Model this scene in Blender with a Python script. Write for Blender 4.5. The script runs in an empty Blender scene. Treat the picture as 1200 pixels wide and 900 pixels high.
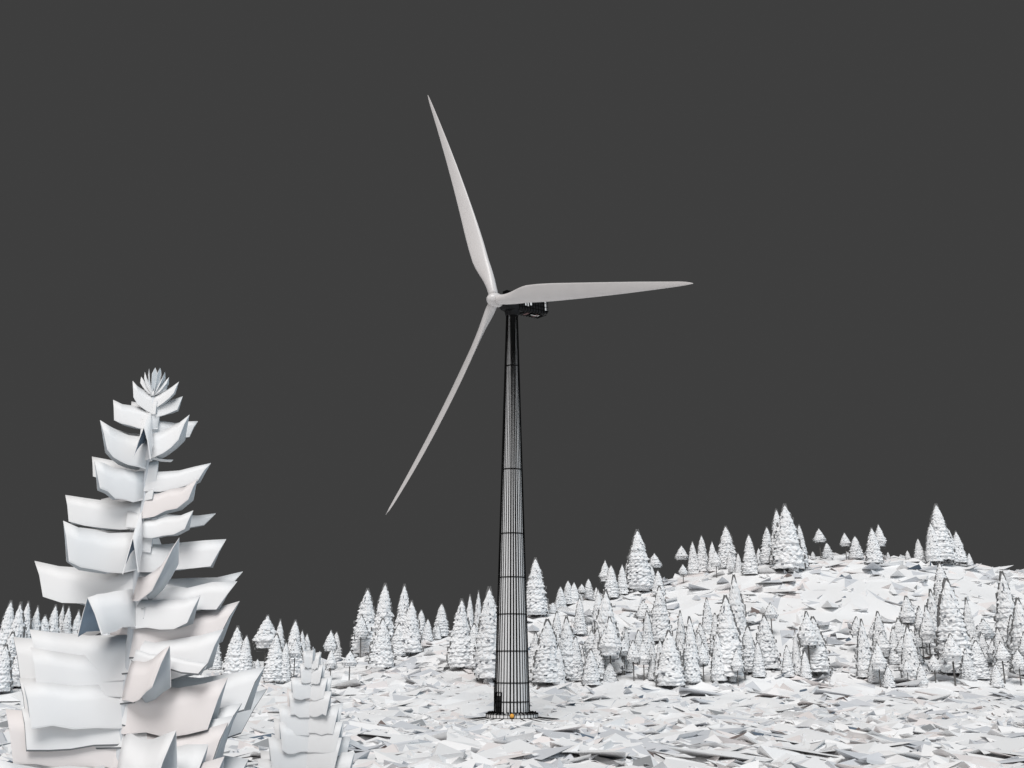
import bpy, bmesh, math, random
from math import sin, cos, tan, pi, radians, atan, atan2, sqrt
from mathutils import Vector, Matrix
from mathutils.noise import noise as pnoise
random.seed(7)
S = bpy.context.scene
COL = S.collection
F, P, H = 1200.0, radians(15), 10.2      # focal length (1200 px wide), pitch, eye height

# ------------------------------------------------------------------ materials
def mat(name, col, rough=0.75, var=0.0, scale=0.3, spec=0.2, bump=0.0, metal=0.0):
    m = bpy.data.materials.new(name); m.use_nodes = True
    nt = m.node_tree; b = nt.nodes['Principled BSDF']
    b.inputs['Roughness'].default_value = rough
    b.inputs['Specular IOR Level'].default_value = spec
    b.inputs['Metallic'].default_value = metal
    b.inputs['Base Color'].default_value = (*col, 1)
    if var > 0:
        tc = nt.nodes.new('ShaderNodeTexCoord'); n = nt.nodes.new('ShaderNodeTexNoise')
        n.inputs['Scale'].default_value = scale; n.inputs['Detail'].default_value = 6
        r = nt.nodes.new('ShaderNodeValToRGB')
        r.color_ramp.elements[0].position = 0.3; r.color_ramp.elements[1].position = 0.7
        r.color_ramp.elements[0].color = (*[c*(1-var) for c in col], 1)
        r.color_ramp.elements[1].color = (*[min(.95, c*(1+var*.4)) for c in col], 1)
        nt.links.new(tc.outputs['Object'], n.inputs['Vector'])
        nt.links.new(n.outputs['Fac'], r.inputs['Fac']); nt.links.new(r.outputs['Color'], b.inputs['Base Color'])
        if bump:
            bp = nt.nodes.new('ShaderNodeBump'); bp.inputs['Strength'].default_value = bump
            nt.links.new(n.outputs['Fac'], bp.inputs['Height']); nt.links.new(bp.outputs['Normal'], b.inputs['Normal'])
    return m
M = dict(
    snow=mat('snow', (.86, .865, .87), .9, .05, .05),
    snow_shade_grey=mat('snow_shade_grey', (.62, .64, .67), .9, .05, .1),  # snow greyed to stand for lightly shaded facets
    snow_pink=mat('snow_pink', (.80, .76, .75), .9),
    shade_slate=mat('shade_slate', (.13, .165, .21), .9, .1, .4),  # bluish shade painted onto snow shards
    shade_grey=mat('shade_grey', (.30, .31, .32), .9, .1, .4),  # neutral shade painted onto snow shards
    shade_brown=mat('shade_brown', (.20, .165, .155), .9, .1, .4),  # warm dark shade painted onto snow shards
    bough=mat('bough_white', (.86, .865, .87), .8, .05, .25),
    boughp=mat('bough_pinkish', (.83, .79, .78), .8, .04, .25),
    under=mat('bough_shaded_underside', (.60, .65, .69), .8, .1, .6),  # shade below the boughs put into the colour
    shadeblue=mat('bough_shade_blue', (.22, .29, .37), .8, .2, .5),  # deep blue shade painted under a few boughs
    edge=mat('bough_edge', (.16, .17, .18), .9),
    crown=mat('crown_white', (.87, .88, .89), .9, .05, 2.0),
    crown2=mat('crown_cool', (.78, .81, .83), .9),
    crown_outline=mat('dark_outline', (.16, .16, .16), .95),  # for outline strips added to the far crowns
    speck=mat('dark_speck', (.22, .23, .25), .95),  # darker tone on a few random crown faces
    bark=mat('grey_bark', (.16, .155, .15), .95, .2, 3),
    trunkw=mat('pale_trunk', (.68, .71, .74), .85, .1, 1),
    shell=mat('white_shell', (.66, .64, .635), .3, .03, .3, .4),
    tower=mat('tower_grey', (.74, .75, .76), .6, .04, .2, .3),
    black=mat('black_line', (.004, .004, .004), .9, spec=.05),
    dark=mat('black_casing', (.012, .012, .013), .7, spec=.15),
    red=mat('dull_red', (.14, .08, .08), .7),
    orange=mat('orange_ball', (.85, .42, .08), .5),
    pad=mat('pale_pad', (.80, .80, .80), .9, .05, .5),
)
def obj(name, bm, mats, parent=None, smooth=False):
    me = bpy.data.meshes.new(name); bm.to_mesh(me); bm.free()
    for k in (mats if isinstance(mats, (list, tuple)) else [mats]): me.materials.append(M[k])
    if smooth:
        for p in me.polygons: p.use_smooth = True
    o = bpy.data.objects.new(name, me); COL.objects.link(o)
    if parent is not None: o.parent = parent
    return o
def empty(name, loc, label, cat, group=None):
    o = bpy.data.objects.new(name, None); COL.objects.link(o); o.location = loc
    o.empty_display_size = .5
    o['label'] = label; o['category'] = cat
    if group: o['group'] = group
    return o
def tube(bm, pts, rads, n=8, mi=0, cap=True, flat=None):
    rings = []
    for i, p in enumerate(pts):
        p = Vector(p); a = Vector(pts[max(i-1, 0)]); b = Vector(pts[min(i+1, len(pts)-1)])
        d = (b-a).normalized(); u = d.orthogonal().normalized() if abs(d.z) < .99 else Vector((1, 0, 0))
        u = (u-d*u.dot(d)).normalized(); v = d.cross(u)
        rings.append([bm.verts.new(p+(u*cos(2*pi*k/n)+v*sin(2*pi*k/n))*rads[i]) for k in range(n)])
    for i in range(len(rings)-1):
        for k in range(n):
            f = bm.faces.new((rings[i][k], rings[i][(k+1) % n], rings[i+1][(k+1) % n], rings[i+1][k])); f.material_index = mi
    if cap:
        for r in (rings[0], rings[-1]):
            try: bm.faces.new(r).material_index = mi
            except ValueError: pass
def box(bm, c, sz, R=None, mi=0):
    vs = []
    for x in (-.5, .5):
        for y in (-.5, .5):
            for z in (-.5, .5):
                v = Vector((x*sz[0], y*sz[1], z*sz[2]))
                if R is not None: v = R @ v
                vs.append(bm.verts.new(v+Vector(c)))
    for q in ((0, 1, 3, 2), (4, 6, 7, 5), (0, 4, 5, 1), (2, 3, 7, 6), (0, 2, 6, 4), (1, 5, 7, 3)):
        bm.faces.new([vs[i] for i in q]).material_index = mi

# ------------------------------------------------------------------ terrain
SKY = [(-900, 745), (-300, 758), (0, 772), (120, 778), (260, 784), (400, 777), (450, 763), (500, 748), (560, 734),
       (640, 710), (700, 697), (780, 680), (850, 666), (920, 655), (1000, 651), (1060, 652), (1100, 655), (1150, 662),
       (1200, 669), (1400, 690), (2000, 700)]
def interp(T, x):
    if x <= T[0][0]: return T[0][1]
    for (a, b), (c, d) in zip(T, T[1:]):
        if x <= c: return b+(d-b)*(x-a)/(c-a)
    return T[-1][1]
def tan_el(py): return tan(P-atan((py-450)/F))
def sst(t): t = max(0, min(1, t)); return t*t*(3-2*t)
def ridge(px): return 330+60*sst((px-450)/400)
def ground(x, y):
    yy = max(y, 1.0)
    px = 600+x/yy*F/cos(P); px = max(-900, min(2000, px))
    R = ridge(px); zr = H+R*tan_el(interp(SKY, px))
    z = 4.2*sst((y-205)/60)*(1 if zr > 5 else zr/5)
    if y > 245:
        s = min(1, (y-245)/(R-245))
        z += (zr-z)*(0.35*s+0.65*sst(s))
    if y > R: z = zr-(zr+4)*sst((y-R)/260)
    z -= .9*sst(1-abs(sqrt(x*x+(y-200)**2)-0)/40)     # shallow dip under the turbine pad
    return z
def rough(x, y):
    k = sst((y-60)/60)
    d = sqrt(x*x+(y-200)**2)
    return (pnoise(Vector((x/11, y/11, 3.1)))*1.1+pnoise(Vector((x/4.3, y/4.3, 9)))*.6)*(.25+.75*sst((d-8)/16))*(.4+.6*k)
bm = bmesh.new()
ys = []; y = 6.0
while y < 480: ys.append(y); y *= 1.026 if y > 60 else 1.06
while y < 2600: ys.append(y); y *= 1.12
N = 170; rows = []
for j, y in enumerate(ys):
    row = []
    for i in range(N+1):
        t = -1.3+2.6*i/N
        jx = (random.random()-.5)*2.2/N*1.2; jy = (random.random()-.5)*.03
        xx = (t+jx)*y; y2 = y*(1+jy)
        amp = (.22+.5*sst((y-90)/200))
        z = ground(xx, y2)+rough(xx, y2)+(random.random()-.5)*amp*(1 if y < 470 else 3)*(.5 if sqrt(xx*xx+(y2-200)**2) < 16 else 1)
        row.append(bm.verts.new((xx, y2, z)))
    rows.append(row)
for j in range(len(rows)-1):
    for i in range(N):
        a, b, c, d = rows[j][i], rows[j][i+1], rows[j+1][i+1], rows[j+1][i]
        tri = ((a, b, c), (a, c, d)) if random.random() < .5 else ((a, b, d), (b, c, d))
        for q in tri:
            f = bm.faces.new(q); r = random.random()
            f.material_index = 1 if r < .07 else (2 if r < .15 else 0)
g = obj('snow_ground', bm, ['snow', 'snow_shade_grey', 'snow_pink']); g['kind'] = 'structure'
bm = bmesh.new()
vs = [bm.verts.new(v) for v in ((-6000, -6000, -6), (6000, -6000, -6), (6000, 6000, -6), (-6000, 6000, -6))]
bm.faces.new(vs)
g = obj('ground', bm, ['snow']); g['kind'] = 'structure'

# angular snow shards (tetrahedra), some painted with shade, far too many to count
bm = bmesh.new()
for k in range(11000):
    y = math.exp(random.uniform(math.log(78), math.log(400)))
    if k > 10900: y = random.uniform(88, 150)
    px = random.uniform(-150, 1350); x = (px-600)/F*cos(P)*y
    d = sqrt(x*x+(y-200)**2)
    if d < 11 or (y < 150 and k <= 10900 and random.random() < .5): continue
    z = ground(x, y)+rough(x, y)*.8
    big = random.random()
    s = (random.uniform(.9, 3.4) if big < .8 else random.uniform(3.0, 7.5))*(y/200)**.35*(1.9 if y < 150 else 1)
    if px < 330 and y > 250: s *= .7
    hh = min(1.5 if y > 240 else .95, s*random.uniform(.06, .26)*(1.7 if y > 240 else 1))
    if k > 10900: s = random.uniform(6, 11); hh = random.uniform(.1, .8)
    if d < 30: s = min(s, 3); hh = min(hh, .35)
    th = random.uniform(0, 6.28); sq = random.uniform(.35, 1)
    base = []
    ca, sa = cos(th), sin(th)
    for q in range(3):
        a = q*2.09+random.uniform(-.6, .6); rr = s*random.uniform(.5, 1)
        u, v = cos(a)*rr, sin(a)*rr*sq
        base.append(bm.verts.new((x+u*ca-v*sa, y+u*sa+v*ca, z-.4)))
    a = random.uniform(0, 6.28); off = s*random.uniform(.2, 1.25)
    ap = bm.verts.new((x+cos(a)*off, y+sin(a)*off, z+hh))
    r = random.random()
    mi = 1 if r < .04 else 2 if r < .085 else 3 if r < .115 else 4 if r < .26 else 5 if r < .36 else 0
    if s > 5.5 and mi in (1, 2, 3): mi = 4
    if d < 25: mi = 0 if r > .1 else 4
    for q in range(3):
        f = bm.faces.new((base[q], base[(q+1) % 3], ap))
        # one random facet of a shard gets painted shade, the others stay white
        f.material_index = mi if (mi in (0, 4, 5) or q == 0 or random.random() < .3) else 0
    bm.faces.new((base[0], base[2], base[1]))
bmesh.ops.recalc_face_normals(bm, faces=bm.faces)
g = obj('snow_shards', bm, ['snow', 'shade_slate', 'shade_grey', 'shade_brown', 'snow_shade_grey', 'snow_pink'])
g['kind'] = 'stuff'; g['label'] = 'broken angular snow shards, some coloured as shaded, scattered over the ground'; g['category'] = 'ground cover'

# ------------------------------------------------------------------ wind turbine
root = empty('wind_turbine', (0, 200, 0), 'tall three-bladed wind turbine with black-lined grey tower and white blades', 'wind turbine')
RB, RT, HT = 3.3, 1.12, 79.2
def trad(z): return RB+(RT-RB)*(z/HT)
def z_of(py): return H+200*tan_el(py)
rings_y = [822, 800, 763, 720, 677, 626, 551, 430]
rz = [z_of(v) for v in rings_y]
NS = 32
bm = bmesh.new()
zs = [-.2]+rz+[HT]
loops = [[bm.verts.new((trad(z)*cos(2*pi*(k+.5)/NS), trad(z)*sin(2*pi*(k+.5)/NS), z)) for k in range(NS)] for z in zs]
for a, b in zip(loops, loops[1:]):
    for k in range(NS): bm.faces.new((a[k], a[(k+1) % NS], b[(k+1) % NS], b[k]))
bm.faces.new(loops[-1])
# black seam lines run down the shell on every facet edge
for k in range(NS):
    a = 2*pi*(k+.5)/NS
    R = Matrix.Rotation(a, 3, 'Z')
    v = []; lw = [(.075, .125, .06, .14, .10, .08, .13)[(j*5) % 7] for j in range(NS)]
    for z in (-.1, HT):
        r = trad(z); w = lw[k]
        for dx, dy in ((-.02, -w), (.09, -w), (.09, w), (-.02, w)):
            v.append(bm.verts.new(R @ Vector((r+dx, dy, 0))+Vector((0, 0, z))))
    for q in range(4):
        bm.faces.new((v[q], v[(q+1) % 4], v[4+(q+1) % 4], v[4+q])).material_index = 1
for z in rz:
    r = trad(z)
    p = [(r-.02, -.09), (r+.07, -.09), (r+.07, .09), (r-.02, .09)]
    L = [[bm.verts.new((rr*cos(2*pi*k/64), rr*sin(2*pi*k/64), z+dz)) for k in range(64)] for rr, dz in p]
    for q in range(3):
        for k in range(64): bm.faces.new((L[q][k], L[q][(k+1) % 64], L[q+1][(k+1) % 64], L[q+1][k])).material_index = 1
bmesh.ops.recalc_face_normals(bm, faces=bm.faces)
tower = obj('tower', bm, ['tower', 'black'], root)
# door with its frame and ladder, on the left of the foot
da = atan2(-.66, -.75)
R = Matrix.Rotation(da, 3, 'Z')
def onT(r, t, z): return R @ Vector((r, t, 0))+Vector((0, 0, z))
bm = bmesh.new()
box(bm, onT(3.14, 0, 1.9), (.3, 1.2, 2.9), R, 0)
for t in (-.7, .7): box(bm, onT(3.18, t, 2.2), (.34, .14, 3.9), R, 1)
for z in (.35, 1.5, 2.6, 3.45, 4.1): box(bm, onT(3.20, 0, z), (.34, 1.5, .12), R, 1)
door = obj('door', bm, ['dark', 'black'], tower)
bm = bmesh.new()
for t in (-1.5, -1.2): box(bm, onT(3.1, t, 3.2), (.09, .09, 6.2), R, 0)
for i in range(15): box(bm, onT(3.1, -1.35, .4+i*.4), (.07, .32, .09), R, 0)
obj('ladder', bm, ['black'], tower)
# foundation: flange and skirt
def ringmesh(prof, n, mi_line=None, closed=True, wline=.06, half=0):
    bm = bmesh.new()
    L = [[bm.verts.new((r*cos(2*pi*(k+half)/n), r*sin(2*pi*(k+half)/n), z)) for k in range(n)] for r, z in prof]
    for a, b in zip(L, L[1:]):
        for k in range(n): bm.faces.new((a[k], a[(k+1) % n], b[(k+1) % n], b[k]))
    return bm
bm = ringmesh([(3.2, .42), (4.75, .35), (4.85, .2), (4.85, -.45), (5.0, -.45), (9.2, -.85), (9.6, -1.9)], 40)
for k in range(40):
    a = 2*pi*k/40; R2 = Matrix.Rotation(a, 3, 'Z')
    box(bm, R2 @ Vector((4.86, 0, 0))+Vector((0, 0, -.15)), (.08, .12, .9), R2, 1)
    box(bm, R2 @ Vector((4.1, 0, 0))+Vector((0, 0, .40)), (1.5, .12, .1), R2, 1)
    if k % 2 == 0:
        RR = R2 @ Matrix.Rotation(radians(5.4), 3, 'Y')
        box(bm, R2 @ Vector((7.0, 0, 0))+Vector((0, 0, -.60)), (4.2, .16, .14), RR, 1)
for r, z in ((4.87, .30), (4.87, -.40), (9.2, -.84)):
    prv = None
    pts = [(r*cos(2*pi*k/48), r*sin(2*pi*k/48), z) for k in range(49)]
    tube(bm, pts, [.075]*49, 5, 1, False)
# cluster of bolts on the rim
for k in range(72):
    a = 2*pi*(k+.5*(k % 2))/72; q = 3.5+.9*(k % 3)/2
    box(bm, (q*cos(a), q*sin(a), .52), (.24, .2, .30), Matrix.Rotation(a, 3, 'Z'), 1)
bmesh.ops.recalc_face_normals(bm, faces=bm.faces)
obj('foundation', bm, ['pad', 'black'], root)
# small orange ball at the foot
bm = bmesh.new(); bmesh.ops.create_uvsphere(bm, u_segments=16, v_segments=10, radius=.40, matrix=Matrix.Translation((0, -4.95, .1)))
rim = bmesh.new()
tube(bm, [(0.44*cos(2*pi*k/20), -4.92, .1+.44*sin(2*pi*k/20)) for k in range(21)], [.07]*21, 5, 1, False)
rim.free()
o = obj('marker', bm, ['orange', 'black'], root, True); o['label'] = 'small orange round marker on the tower foot'

# rotor frame (fitted: yaw, tilt, phase, blade length, cone)
psi, tau, phi, LB, cone, hz, ov = .864, -.066, 1.872, 54.41, .0578, 81.03, 4.52
ax = Vector((-sin(psi)*cos(tau), -cos(psi)*cos(tau), sin(tau)))
rt = Vector((cos(psi), -sin(psi), 0)); up = rt.cross(ax); up *= (1 if up.z > 0 else -1)
hub = Vector((0, 0, hz))+ov*ax
# nacelle
Nax = Matrix((ax, rt, up)).transposed()      # local x = towards the front
def nac(f, s, u): return Vector((0, 0, hz))+ax*f+rt*s+up*u
bm = bmesh.new()
def loft(bm, secs, mi=0):
    L = []
    for f, w, u0, u1, bev in secs:
        pts = [(-w+bev, u0), (w-bev, u0), (w, u0+bev), (w, u1-bev), (w-bev, u1), (-w+bev, u1), (-w, u1-bev), (-w, u0+bev)]
        L.append([bm.verts.new(nac(f, s, u)) for s, u in pts])
    for a, b in zip(L, L[1:]):
        for k in range(8): bm.faces.new((a[k], a[(k+1) % 8], b[(k+1) % 8], b[k])).material_index = mi
    bm.faces.new(L[0]).material_index = mi; bm.faces.new(L[-1]).material_index = mi
loft(bm, [(3.2, .8, -1.0, .9, .3), (2.2, 1.35, -1.5, 1.5, .3), (.5, 1.55, -1.8, 1.75, .3), (-1.5, 1.6, -1.7, 1.8, .25),
          (-6.5, 1.6, -1.55, 1.8, .2), (-8.7, 1.5, -1.2, 1.65, .2)])
# raised black ribs round the casing
for f in [-.6-i*.75 for i in range(11)]:
    w = 1.64
    for s in (-w, w): box(bm, nac(f, s, .05), (.12, .1, 3.1), Nax, 1)
    box(bm, nac(f, 0, -1.66), (.12, 3.0, .12), Nax, 1)
for f in (-8.75,):
    for s in (-1.2, -.4, .4, 1.2): box(bm, nac(f, s, .2), (.12, .12, 2.7), Nax, 1)
for u in (-.8, 0, .8, 1.6):
    for s in (-1.63, 1.63): box(bm, nac(-4.6, s, u), (8.2, .1, .09), Nax, 1)
for i in range(5): box(bm, nac(-2.4-i*1.25, .1, -1.72), (.55, 1.5, .12), Nax, 2 if i % 2 else 1)
bmesh.ops.recalc_face_normals(bm, faces=bm.faces)
nacl = obj('nacelle', bm, ['dark', 'black', 'red'], root)
for c, sz in ((nac(-2.3, 1.69, .35), (.35, .06, 1.7)), (nac(-2.95, 1.69, -.2), (.3, .06, .7)), (nac(-3.75, 1.69, .55), (.5, .06, 1.6)),
              (nac(-8.0, 1.60, .2), (.5, .10, 1.9)), (nac(-5.6, .3, -1.8), (1.6, .22, .05)), (nac(-7.2, .2, -1.66), (.9, .5, .05))):
    bm = bmesh.new(); box(bm, c, sz, Nax); obj('panel', bm, ['pad'], nacl)
for c, sz in ((nac(1.3, .2, 2.0), (1.4, 1.3, .7)), (nac(-1.6, .2, 2.1), (1.5, 1.2, .6))):
    bm = bmesh.new(); box(bm, c, sz, Nax); obj('roof_hatch', bm, ['black'], nacl)
bm = bmesh.new()
tube(bm, [nac(-4.3, .6, 1.7), nac(-4.3, .6, 3.6)], [.09, .07], 6)
tube(bm, [nac(-4.3, 0, 3.4), nac(-4.3, 1.2, 3.4)], [.07, .07], 6)
box(bm, nac(-4.3, 0, 3.6), (.25, .25, .4), Nax); box(bm, nac(-4.3, 1.2, 3.6), (.25, .25, .4), Nax)
obj('wind_sensor', bm, ['black'], nacl)
# yaw collar
bm = bmesh.new(); tube(bm, [(0, 0, 78.2), (0, 0, 78.9), (0, 0, 79.8)], [1.28, 1.5, 1.5], 24)
obj('yaw_collar', bm, ['dark'], nacl)
# hub
bm = bmesh.new()
prof = [(-1.7, .9), (-1.1, 1.35), (0, 1.5), (.8, 1.35), (1.5, .95), (1.9, .5), (2.0, 0.02)]
L = [[bm.verts.new(hub+ax*f+(rt*cos(2*pi*k/28)+up*sin(2*pi*k/28))*r) for k in range(28)] for f, r in prof]
for a, b in zip(L, L[1:]):
    for k in range(28): bm.faces.new((a[k], a[(k+1) % 28], b[(k+1) % 28], b[k]))
bm.faces.new(L[0])
bmesh.ops.recalc_face_normals(bm, faces=bm.faces)
obj('hub', bm, ['shell'], root, True)
CH = [(0, 2.0), (.035, 2.05), (.08, 2.5), (.13, 3.15), (.18, 3.55), (.24, 3.65), (.32, 3.5), (.45, 3.0), (.6, 2.4), (.75, 1.75), (.88, 1.1), (.96, .7), (1, .12)]
TH = [(0, 1), (.035, 1), (.08, .75), (.14, .5), (.2, .36), (.4, .26), (1, .18)]
for kb in range(3):
    t = phi-kb*2*pi/3
    dr = rt*cos(t)+up*sin(t); tg = -rt*sin(t)+up*cos(t)
    d = dr*cos(cone)+ax*sin(cone)
    bm = bmesh.new(); L = []
    for i in range(41):
        s = (i/40)**1.15
        c = interp(CH, s); th = interp(TH, s)
        beta = radians(33*(1-s)**.75)
        e = tg*cos(beta)+ax*sin(beta); nrm = d.cross(e)
        lead = .5-.22*sst((s-.03)/.15)        # leading edge stays nearly straight
        # prebend: bow of the blade out of the rotor plane
        cen = hub+d*(1.0+(LB-1.0)*s)+ax*(4.0*(s*s-s))
        ring = []
        for k in range(20):
            a = 2*pi*k/20
            u = .5-.5*cos(a)                      # 0 lead .. 1 trail
            af = 1-sst((s-.02)/.12)
            yth_c = sin(a)*.5
            yth_f = (1 if a < pi else -1)*1.15*(sqrt(max(u, 0))*(1-u)+.04*u)*.8
            yy = (yth_c*af+yth_f*(1-af))*th*c
            ring.append(bm.verts.new(cen+e*((u-lead)*c)+nrm*yy))
        L.append(ring)
    for a, b in zip(L, L[1:]):
        for k in range(20): bm.faces.new((a[k], a[(k+1) % 20], b[(k+1) % 20], b[k]))
    bm.faces.new(L[-1]); bm.faces.new(L[0])
    bmesh.ops.recalc_face_normals(bm, faces=bm.faces)
    obj('blade', bm, ['shell'], root, True)

# ------------------------------------------------------------------ near trees with broad sheet-like boughs
def bough(parent, ax0, az, zi, L, zt, drop, mi=0, lat=None, start=None, cut=.88, rim=False, skew=0, name='branch', um=2, roof=1.0, droop_in=1.05, th=.05):
    """a bough: a long tent-shaped sheet with a ridge and two hanging flaps"""
    bm = bmesh.new()
    dx, dy = cos(az), sin(az); lx, ly = -dy, dx
    lat = drop*.45 if lat is None else lat
    start = (-min(.75, .2*L) if abs(cos(az)) > .85 else .05) if start is None else start
    n = 5; top, bot = [], []
    jz = [0]+[random.uniform(-.022, .022)*L for _ in range(n)]; jq = [[random.uniform(-.05, .05)*drop for _ in range(n+1)] for _ in range(4)]
    jt = random.uniform(-.04, .04)*L
    for layer in (0, 1):
        off = -th*layer
        rowL, rowS, rowR, rowM, rowN = [], [], [], [], []
        for i in range(n+1):
            s = i/n
            z = zi+(zt-zi)*(s**1.9)-.04*L*sin(pi*s)
            r = start+(L-start)*s
            z += jz[i]
            w = lat*(.45+.55*s**.6); dd = drop*(droop_in-(droop_in-1)*s)
            sp = Vector((dx*r, dy*r, z+off*.4))
            c = 1-(1-cut)*s
            def fl(sg, q, rr=r, zz=z, i=i):
                rr2 = rr*(1-(1-c)*q)
                return Vector((dx*rr2+lx*sg*w*q*(1-layer*th*.6/max(lat, .1)), dy*rr2+ly*sg*w*q, zz-dd*(q**1.25)*roof+off+jt*q*s+jq[(sg+1)+(q > .6)][i]))
            rowS.append(bm.verts.new(sp))
            rowM.append(bm.verts.new(fl(1, .5))); rowL.append(bm.verts.new(fl(1, 1.0)))
            rowN.append(bm.verts.new(fl(-1, .5))); rowR.append(bm.verts.new(fl(-1, 1.0+skew)))
        (top if layer == 0 else bot).extend([rowL, rowM, rowS, rowN, rowR])
    for j in range(4):
        for i in range(n):
            f = bm.faces.new((top[j][i], top[j][i+1], top[j+1][i+1], top[j+1][i])); f.material_index = mi; f.smooth = True
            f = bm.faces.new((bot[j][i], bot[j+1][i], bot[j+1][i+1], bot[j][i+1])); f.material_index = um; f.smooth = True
    for j in range(4):
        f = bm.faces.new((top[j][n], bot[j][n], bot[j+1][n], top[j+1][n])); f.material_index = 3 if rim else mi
        f = bm.faces.new((top[j][0], top[j+1][0], bot[j+1][0], bot[j][0])); f.material_index = mi
    for j in (0, 4):
        for i in range(n):
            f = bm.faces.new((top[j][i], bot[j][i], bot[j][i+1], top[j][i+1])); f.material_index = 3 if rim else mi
    bmesh.ops.recalc_face_normals(bm, faces=bm.faces)
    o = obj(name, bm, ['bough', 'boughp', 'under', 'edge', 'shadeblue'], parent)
    return o
def plane_pt(px, py, Y):
    zc = Y*tan_el(py); d = Y*cos(P)+zc*sin(P)
    return (px-600)*d/F, H+zc, F/d
YT = 35.0; XT = plane_pt(183, 430, YT)[0]
big = empty('spruce_tree', (XT, YT, 0), 'large white spruce with broad sheet-like boughs, filling the left foreground', 'spruce')
# trunk
bm = bmesh.new(); tube(bm, [(0, 0, 0), (0, 0, 6), (0, 0, 12), (0, 0, 17), (0, 0, 20.0)], [.26, .19, .12, .07, .02], 10)
obj('trunk', bm, ['trunkw'], big, True)
# (y at trunk, tip x, tip y, flap height px, azimuth offset toward viewer deg, material)
W = [
 (462, 157, 447, 20, 10, 0), (463, 211, 448, 14, 8, 0), (472, 213, 463, 14, -6, 0),
 (478, 134, 470, 22, 5, 0), (470, 149, 467, 14, -25, 0), (492, 226, 489, 20, -22, 0),
 (508, 120, 496, 20, -14, 0), (512, 129, 498, 34, 32, 0), (508, 226, 489, 30, 15, 0),
 (534, 203, 539, 2, 0, 0), (536, 145, 538, 3, -5, 0),
 (540, 105, 533, 24, -6, 0), (552, 125, 545, 32, 38, 0), (550, 249, 543, 22, 5, 0),
 (574, 104, 578, 10, -30, 0), (578, 240, 567, 26, 22, 1),
 (584, 82, 580, 31, 8, 0), (600, 243, 595, 16, -25, 0), (606, 236, 604, 20, 25, 0),
 (620, 85, 616, 24, -14, 0), (624, 95, 617, 42, 35, 0), (634, 269, 632, 28, 8, 0),
 (664, 46, 659, 42, 6, 0), (672, 280, 670, 30, -8, 0), (682, 286, 684, 28, 14, 0),
 (712, 70, 736, 12, -30, 0), (738, 22, 748, 42, 6, 0), (722, 288, 708, 44, 12, 1),
 (758, 262, 776, 14, 30, 0), (775, 32, 782, 40, -12, 0), (788, 317, 784, 50, 10, 0),
 (790, 34, 792, 46, 12, 0), (818, 46, 828, 44, 24, 0), (846, 34, 846, 48, 8, 1), (826, 296, 822, 48, 18, 0), (850, 284, 846, 50, 24, 1), (820, 300, 812, 50, -20, 0),
 (858, 26, 872, 60, 12, 0), (850, 60, 850, 60, -25, 0), (868, 300, 884, 60, 12, 0), (900, 10, 915, 60, 20, 1), (900, 330, 905, 70, 0, 0),
]
for yi, xt, yt, dp, azo, mi in W:
    X, Z, sc = plane_pt(xt, yt, YT); _, Zi, _ = plane_pt(150, yi, YT)
    lx = X-XT; side = 1 if lx > 0 else -1
    a = radians(azo)
    az = (-a) if side > 0 else (pi+a)
    L = abs(lx)/cos(a)
    drop = dp/sc
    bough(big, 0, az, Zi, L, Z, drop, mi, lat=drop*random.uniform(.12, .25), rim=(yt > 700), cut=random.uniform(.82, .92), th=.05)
# boughs that point at or away from the viewer
for yi, ang, L, up_, dp, mi, wd, um in [
 (484, -84, .9, -.7, 34, 0, .30, 1), (560, 80, 2.0, .2, 30, 0, .5, 0), (600, -80, 1.3, -1.0, 40, 0, .22, 1), (612, 100, 2.2, .2, 30, 0, .5, 0),
 (676, -35, 2.1, 1.2, 26, 1, .35, 0), (690, -118, 1.9, -.35, 40, 0, .5, 1), (690, 75, 2.8, .2, 50, 0, .6, 0), (700, -22, 2.7, .0, 30, 0, .2, 0),
 (742, 96, 3.3, .2, 50, 0, .6, 0), (800, 84, 3.6, .2, 60, 0, .6, 0), (742, -162, 3.1, .1, 46, 0, .16, 0), (748, -20, 3.6, .2, 44, 0, .16, 0),
 (775, -42, 2.5, .5, 40, 1, .30, 0), (764, -158, 3.0, .1, 44, 0, .16, 0), (800, -22, 4.0, .2, 48, 1, .16, 0), (800, -150, 3.1, .1, 44, 0, .22, 0),
 (850, 70, 3.9, .2, 70, 0, .6, 0), (840, -22, 4.3, .2, 54, 0, .16, 0), (836, -158, 3.5, .2, 50, 1, .16, 0), (858, -45, 3.6, .3, 80, 0, .22, 0), (892, -140, 3.9, .4, 90, 0, .2, 0), (890, -30, 4.6, .2, 90, 1, .2, 0), (872, -30, 3.9, .2, 56, 0, .16, 0)]:
    _, Zi, sc = plane_pt(150, yi, YT); drop = dp/sc
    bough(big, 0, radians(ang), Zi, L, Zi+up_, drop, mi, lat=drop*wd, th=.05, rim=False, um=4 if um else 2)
# lower boughs below the frame, so the tree stands complete
for k in range(9):
    z = 1.4+k*.42; a = k*2.4
    bough(big, 0, a, z+.5, 4.6, z+.6, 1.7, k % 2, th=.05)
# tuft of short upright boughs at the top
Zt = plane_pt(183, 452, YT)[1]
for k, (a, L, h) in enumerate([(182, .62, .38), (192, .46, .56), (215, .30, .68), (270, .10, .74), (325, .30, .70), (348, .46, .56), (358, .62, .36), (10, .55, .12), (170, .45, .10)]):
    o = bough(big, 0, radians(a), Zt-.1, L*.8, Zt+h*.88, .24, 0, lat=.10, cut=.95, th=.02)

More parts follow.
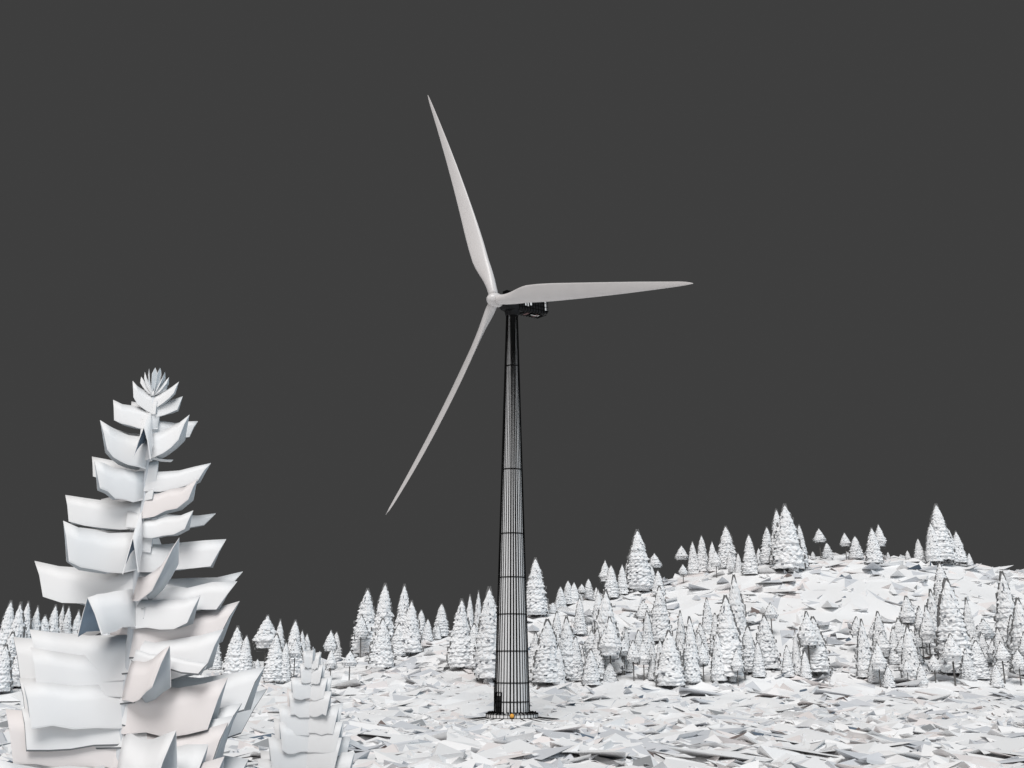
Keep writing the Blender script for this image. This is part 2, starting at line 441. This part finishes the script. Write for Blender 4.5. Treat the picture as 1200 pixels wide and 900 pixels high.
# smaller near tree
YN = 45.0; XN, ZN, _ = plane_pt(367, 758, YN)
small = empty('spruce_tree', (XN, YN, 0), 'smaller white spruce with sheet-like boughs, right of the large foreground spruce', 'spruce')
bm = bmesh.new(); tube(bm, [(0, 0, 0), (0, 0, 6), (0, 0, ZN)], [.16, .08, .015], 8)
obj('trunk', bm, ['trunkw'], small, True)
sc = plane_pt(367, 800, YN)[2]
k = 0
y = 764.0
while y < 905:
    wpx = 9+(y-760)*.37
    _, Zi, _ = plane_pt(367, y, YN)
    for a in (176, 4, -160, -20, (-75 if random.random() < .2 else 90), 130):
        a2 = a+random.uniform(-7, 7); L = wpx*random.uniform(.88, 1.15)/sc
        if abs(cos(radians(a2))) < .8: L *= .85
        bough(small, 0, radians(a2), Zi+random.uniform(-.1, .1), L, Zi+random.uniform(-.06, .10)*L, (17+(y-760)*.17)/sc, 1 if random.random() < .12 else 0, lat=.1+.001*(y-760), rim=(y > 790 and a in (175, 5)), th=.03, cut=.88)
    y += 14+(y-760)*.06
for k in range(4):
    bough(small, 0, k*1.57, 2.6, 2.0, 2.9, 1.0, 0, th=.03)
for k, (a, L, h) in enumerate([(180, .3, .35), (300, .2, .45), (0, .3, .35)]):
    bough(small, 0, radians(a), ZN-.5, L, ZN-.5+h, .18, 0, lat=.06, cut=.8, th=.02)

# ------------------------------------------------------------------ far trees: prototypes (height 1, width 1)
def crown_mesh(seed, z0, z1, tiers, belly=1.0, lop=0):
    rnd = random.Random(seed); bm = bmesh.new()
    def rad(u):   # u 0 bottom .. 1 top
        if lop: return .5*min(1, .62+u*1.6)*(1-u)**.75*1.12+.03
        return .5*((1-u)**.60)*(.90+.10*min(1, u*7))*belly+.015
    tips = {0: [], 1: []}
    dz = (z1-z0)/tiers; n = 26
    for t in range(tiers):
        u = t/(tiers-1)*.97; z = z0+(z1-z0)*u*(tiers-1)/tiers; R = rad(u); Rn = rad(min(1, u+.97/(tiers-1)))
        a0 = rnd.uniform(0, 6.28); L3 = []
        big = [rnd.uniform(.84, 1.1) for _ in range(7)]; ph = rnd.uniform(0, 7)
        for lev, (rr, zz, jr, jz) in enumerate(((Rn*.86, z+dz*1.15, .04, .08), (R*.90+Rn*.06, z+dz*.45, .07, .15), (R*.99, z-dz*.08, .05, .22), (R*.80, z-dz*.22, .04, .08))):
            ring = []
            for k in range(n):
                a = a0+2*pi*k/n
                q = ph+k*7/n; w1 = big[int(q) % 7]*(1-q % 1)+big[(int(q)+1) % 7]*(q % 1)
                rk = rr*(1+(w1-1)*(.3, .7, 1, .8)[lev])*(1+rnd.uniform(-jr, jr)+(.10 if k % 2 else -.06)*(lev == 2))
                ring.append(bm.verts.new((rk*cos(a), rk*sin(a), zz+dz*rnd.uniform(-jz, jz)+(dz*.12 if k % 2 else 0)*(lev == 2))))
            L3.append(ring)
        for A, B in zip(L3, L3[1:]):
            for k in range(n):
                f = bm.faces.new((A[k], B[k], B[(k+1) % n], A[(k+1) % n])); m = rnd.random()
                f.material_index = 0 if m < .80 else (1 if m < .965 else 3)
        for sd, aa in ((0, 0), (1, pi)):
            k = int(round(((aa-a0) % (2*pi))/(2*pi)*n)) % n
            v = L3[2][k].co; tips[sd].append((Vector((v.x, v.y)).length+.015, v.z, dz*1.0))
    vt = bm.verts.new((0, 0, z1+.012)); rr = [bm.verts.new((.03*cos(k), .03*sin(k), z1-dz*.8)) for k in range(6)]
    for k in range(6): bm.faces.new((rr[k], rr[(k+1) % 6], vt))
    # added dark outline strips along the two flanks
    for sd, sg in ((0, 1), (1, -1)):
        pts = []
        for i, (r, z, dr) in enumerate(tips[sd]):
            pts.append((r, z-dr*.8)); pts.append((r*1.0, z+.002))
            if i < len(tips[sd])-1: pts.append((r*.9, z+.006))
        pts.append((.02, z1+.012))
        for (r1, za), (r2, zb) in zip(pts, pts[1:]):
            wx = .022; wz = .005
            vs = [bm.verts.new((sg*(r1-wx), -.03, za-wz)), bm.verts.new((sg*(r1+wx), -.03, za+wz)), bm.verts.new((sg*(r2+wx), -.03, zb+wz)), bm.verts.new((sg*(r2-wx), -.03, zb-wz))]
            vb = [bm.verts.new(v.co+Vector((0, .06, 0))) for v in vs]
            for f in (vs, vb[::-1]): bm.faces.new(f).material_index = 2
            for q in range(4): bm.faces.new((vs[q], vb[q], vb[(q+1) % 4], vs[(q+1) % 4])).material_index = 2
    # added outline bar below the crown
    if lop:
        r0 = tips[0][0][0]
        box(bm, (0, 0, z0-(z1-z0)/tiers*1.1), (r0*1.7, .04, .010), None, 2)
    return bm
PROTO = []
def make_tree(name, seed, kind):
    r = empty(name, (0, 0, -1000), 'x', 'y')
    lop = kind == 'pine'
    z0 = {0: .46, 1: .38, 2: .52}[seed % 3] if lop else .03
    bm = crown_mesh(seed, z0+.04, .985, (9 if lop else (17, 15, 20, 13, 18)[seed % 5]), 1.0, lop)
    bmesh.ops.recalc_face_normals(bm, faces=bm.faces)
    c = obj('crown', bm, ['crown', 'crown2', 'crown_outline', 'speck'], r)
    bm = bmesh.new(); rr = .045 if lop else .035
    tube(bm, [(0, 0, -.03), (0, 0, z0+.1), (0, 0, .97)], [rr, rr*.85, .006], 7)
    t = obj('trunk', bm, ['bark'], r)
    return r, c, t
SPR = [make_tree('spruce_tree', s, 'spruce') for s in range(5)]
PIN = [make_tree('pine_tree', s+10, 'pine') for s in range(3)]

T = []   # (x, top y, base y, width px, kind)
def s_(*a):
    for q in a: T.append((*q, 's'))
def p_(*a):
    for q in a: T.append((*q, 'p'))
# far left, left of and behind the large spruce
s_((3,703,786,20),(14,705,795,22),(25,704,776,16),(37,709,776,15),(47,720,776,20),(58,708,776,17),(67,708,775,12),(74,710,776,14),(86,714,776,16),
   (98,722,778,14),(110,716,778,16),(122,718,779,14),(8,740,802,22),(24,748,806,24),(36,762,800,18),(8,789,806,13),(1,755,812,20),(48,765,798,16),(60,755,790,16),
   (72,768,796,14),(136,722,780,16),(20,722,786,16),(41,738,786,16),(228,728,782,15),(240,742,784,16),(252,748,785,14))
# between the large and the small near spruce
s_((275,733,792,26),(286,744,792,17),(325,725,790,17),(321,742,800,24),(343,726,792,22),(352,738,788,14),(333,752,800,14),(301,772,787,8),(358,742,786,14),(296,776,790,8))
p_((310,720,786,27),(344,748,798,13))
# ridge left of the tower
p_((386,738,786,15),(387,760,797,11),(409,762,803,15),(422,720,772,16))
s_((393,740,777,15),(376,770,784,8),(428,689,768,30),(449,683,768,27),(447,724,785,27),(472,684,768,22),(481,703,767,24),(467,730,770,20),(493,714,752,16),(501,725,752,12),
   (517,707,747,18),(513,732,749,8),(540,701,786,28),(550,696,772,14),(560,691,778,14),(573,687,800,34),(586,692,790,20),(535,722,770,14),(572,784,801,11),(426,744,770,10),(555,730,785,22),(592,740,798,18))
# right of the tower, first ridge
s_((628,653,724,26),(631,675,722,17),(657,687,712,13),(666,680,709,13),(673,682,708,13),(653,702,714,6),(690,678,702,12),(699,688,703,7),(717,662,702,17),(730,661,698,13),(749,620,694,30),(750,656,694,20),(772,668,698,14),(681,697,705,5),(648,706,718,9),(738,652,694,14),(764,662,692,12))
p_((710,656,698,13),(768,648,686,15),(682,684,704,9))
# forest strip right of the tower
s_((628,740,800,20),(642,725,803,34),(665,722,799,27),(653,716,765,15),(712,690,793,34),(775,686,754,23),(715,776,800,16),(693,760,804,20),(765,766,797,11),(786,738,806,32),(800,715,792,15),
   (811,722,803,20),(812,748,803,13),(675,745,800,18),(655,755,804,15),(701,735,798,17),(735,735,790,12),(775,748,800,14),(680,700,745,14),(702,690,740,16),(725,735,792,16),(760,715,778,16),(822,730,772,18))
p_((694,738,794,19),(716,722,800,24),(732,747,793,15),(743,750,799,15),(755,750,798,15),(755,703,752,17),(825,752,802,14),(765,752,795,9),(798,750,801,12))
# skyline of the hill
s_((813,634,674,13),(824,627,672,14),(836,634,671,12),(846,634,669,11),(853,616,668,22),(856,646,669,9),(880,626,675,17),(890,642,661,8),(901,617,662,17),(914,596,664,20),(925,590,671,33),(940,614,668,15),(953,646,655,6),
   (970,636,655,13),(1004,628,656,15),(1025,618,662,18),(1041,647,654,4),(1064,645,655,6),(1078,631,657,11),(1104,590,660,27),(1095,612,660,18),(1116,620,660,13),(1124,622,661,17),(1137,648,663,7),(866,648,672,9),(930,640,672,12))
p_((800,639,675,14),(801,661,684,10),(840,645,676,11),(962,619,655,13),(992,624,655,11),(1033,614,658,13))
# slope and foot of the hill
s_((865,673,770,28),(855,697,797,34),(879,733,790,21),(899,720,786,28),(924,756,794,14),(935,738,793,11),(957,722,791,30),(1106,659,712,20),(1098,690,770,22),(1121,677,795,40),(1140,700,775,18),(1187,669,782,32),
   (1033,716,772,19),(1015,725,797,19),(1050,735,780,15),(1069,733,800,23),(1025,770,801,15),(1042,780,806,14),(1081,777,806,14),(1148,750,798,23),(1154,741,777,14),(1169,778,806,14),(1193,720,788,20),(858,782,799,9),
   (1080,712,760,14),(1112,730,790,24),(1135,760,800,18),(1065,698,730,16),(843,740,800,17),(890,752,795,14),(945,762,796,12),(1204,700,795,30),(1175,735,792,18),(830,700,745,14),(840,718,770,15))
p_((865,760,803,13),(905,706,748,14),(950,716,794,22),(1092,709,784,18),(1083,710,776,14),(1120,742,806,22),(1032,752,806,16),(1065,773,806,11),(1097,766,804,14),(1166,750,782,13),(1178,751,803,17),(1197,760,805,15),(1066,698,752,17),(1207,740,800,18),(1010,750,796,12))
# a few more small ones between, seen only as ragged tops
for i in range(26):
    px = random.choice([random.uniform(640, 840), random.uniform(1005, 1195)]); yb = random.uniform(765, 800)
    hh = random.uniform(24, 46)
    T.append((px, yb-hh, yb, hh*random.uniform(.36, .48), 's' if random.random() < .45 else 'p'))

def find_Y(px, py):
    tgt = tan_el(py); R = ridge(px); Y = 150.0
    while Y < R:
        x = (px-600)/F*cos(P)*Y
        if (ground(x, Y)-H)/Y >= tgt: return Y
        Y += 1.0
    return R
ORD = ['first', 'second', 'third', 'fourth', 'fifth', 'sixth', 'seventh', 'eighth', 'ninth', 'tenth', 'eleventh', 'twelfth', 'thirteenth', 'fourteenth', 'fifteenth', 'sixteenth', 'seventeenth', 'eighteenth', 'nineteenth', 'twentieth']
def zone(px, yb):
    if px < 145: return 'left of the large foreground spruce'
    if px < 372: return 'between the two foreground spruces'
    if px < 600: return 'left of the turbine tower'
    if yb < interp(SKY, px)+26: return 'on skyline right of tower' if px < 785 else ('on left hilltop skyline' if px < 948 else 'on right hilltop skyline')
    if px < 700: return 'at hill foot beside tower'
    if px < 850: return 'on lower slope right of tower'
    if px < 1000: return 'in the middle of the hill slope'
    return 'on the slope at the right edge'
cl = {}
for i, (px, yt, yb, w, k) in enumerate(T):
    h = yb-yt; sz = 'tall' if h > 62 else ('medium' if h > 38 else 'small')
    cl.setdefault((k, sz, zone(px, yb)), []).append(i)
lab = {}
for (k, sz, zn), ids in cl.items():
    ids.sort(key=lambda i: T[i][0])
    kn = 'full white spruce' if k == 's' else 'white pine on bare trunk'
    if len(ids) == 1: lab[ids[0]] = f'{sz} {kn} {zn}'
    else:
        for n, i in enumerate(ids):
            lab[i] = f'{sz} {kn} {zn}, {ORD[n] if n < 20 else str(n+1)+"th"} from left'
used = set()
for i, (px, yt, yb, w, k) in enumerate(T):
    pool, pi_ = (SPR, i % 5) if k == 's' else (PIN, i % 3)
    r, c, t = pool[pi_]
    Y = find_Y(px, yb); X = (px-600)/F*cos(P)*Y
    zb = ground(X, Y)
    dd = Y*cos(P)+(zb-H)*sin(P); m = dd/F           # metres per px there
    X = (px-600)*m
    zt = H+Y*tan_el(yt); hgt = max(1.5, zt-zb+.3)
    key = (k, pi_)
    if key not in used: used.add(key); o = r; kids = None
    else:
        o = r.copy(); COL.objects.link(o)
        for ch in (c, t):
            q = ch.copy(); COL.objects.link(q); q.parent = o
    o.location = (X, Y, zb-.3); o.rotation_euler = (0, 0, random.uniform(-.28, .28)+(pi if random.random() < .5 else 0))
    ws = w*m*(1.3 if px < 150 else 1.15)
    o.scale = (ws, ws, hgt)
    o['label'] = lab[i]; o['category'] = 'spruce' if k == 's' else 'pine'
    o['group'] = 'white spruces of the far forest' if k == 's' else 'white bare-trunked pines of the far forest'

# ------------------------------------------------------------------ sky, sun, camera
w = bpy.data.worlds.new('World'); S.world = w; w.use_nodes = True
bg = w.node_tree.nodes['Background']; bg.inputs['Color'].default_value = (.0485, .0485, .0485, 1); bg.inputs['Strength'].default_value = 1.0
def sun(name, d, col, st, ang):
    l = bpy.data.lights.new(name, 'SUN'); l.energy = st; l.color = col; l.angle = radians(ang)
    o = bpy.data.objects.new(name, l); COL.objects.link(o)
    o.rotation_euler = Vector(d).to_track_quat('-Z', 'Y').to_euler()
sun('sun', (.08, .62, -.95), (1, .985, .975), 2.62, 30)
sun('side_light', (.8, .9, -.45), (1, .90, .86), .42, 60)
sun('cool_light', (-1, .35, -.5), (.55, .80, 1), .50, 60)
cam = bpy.data.cameras.new('camera'); cam.lens = 36; cam.sensor_width = 36; cam.clip_end = 20000
co = bpy.data.objects.new('camera', cam); COL.objects.link(co)
co.location = (0, 0, H); co.rotation_euler = (pi/2+P, 0, 0)
S.camera = co
S.view_settings.view_transform = 'Standard'; S.view_settings.look = 'None'
S.view_settings.exposure = 0; S.view_settings.gamma = 1
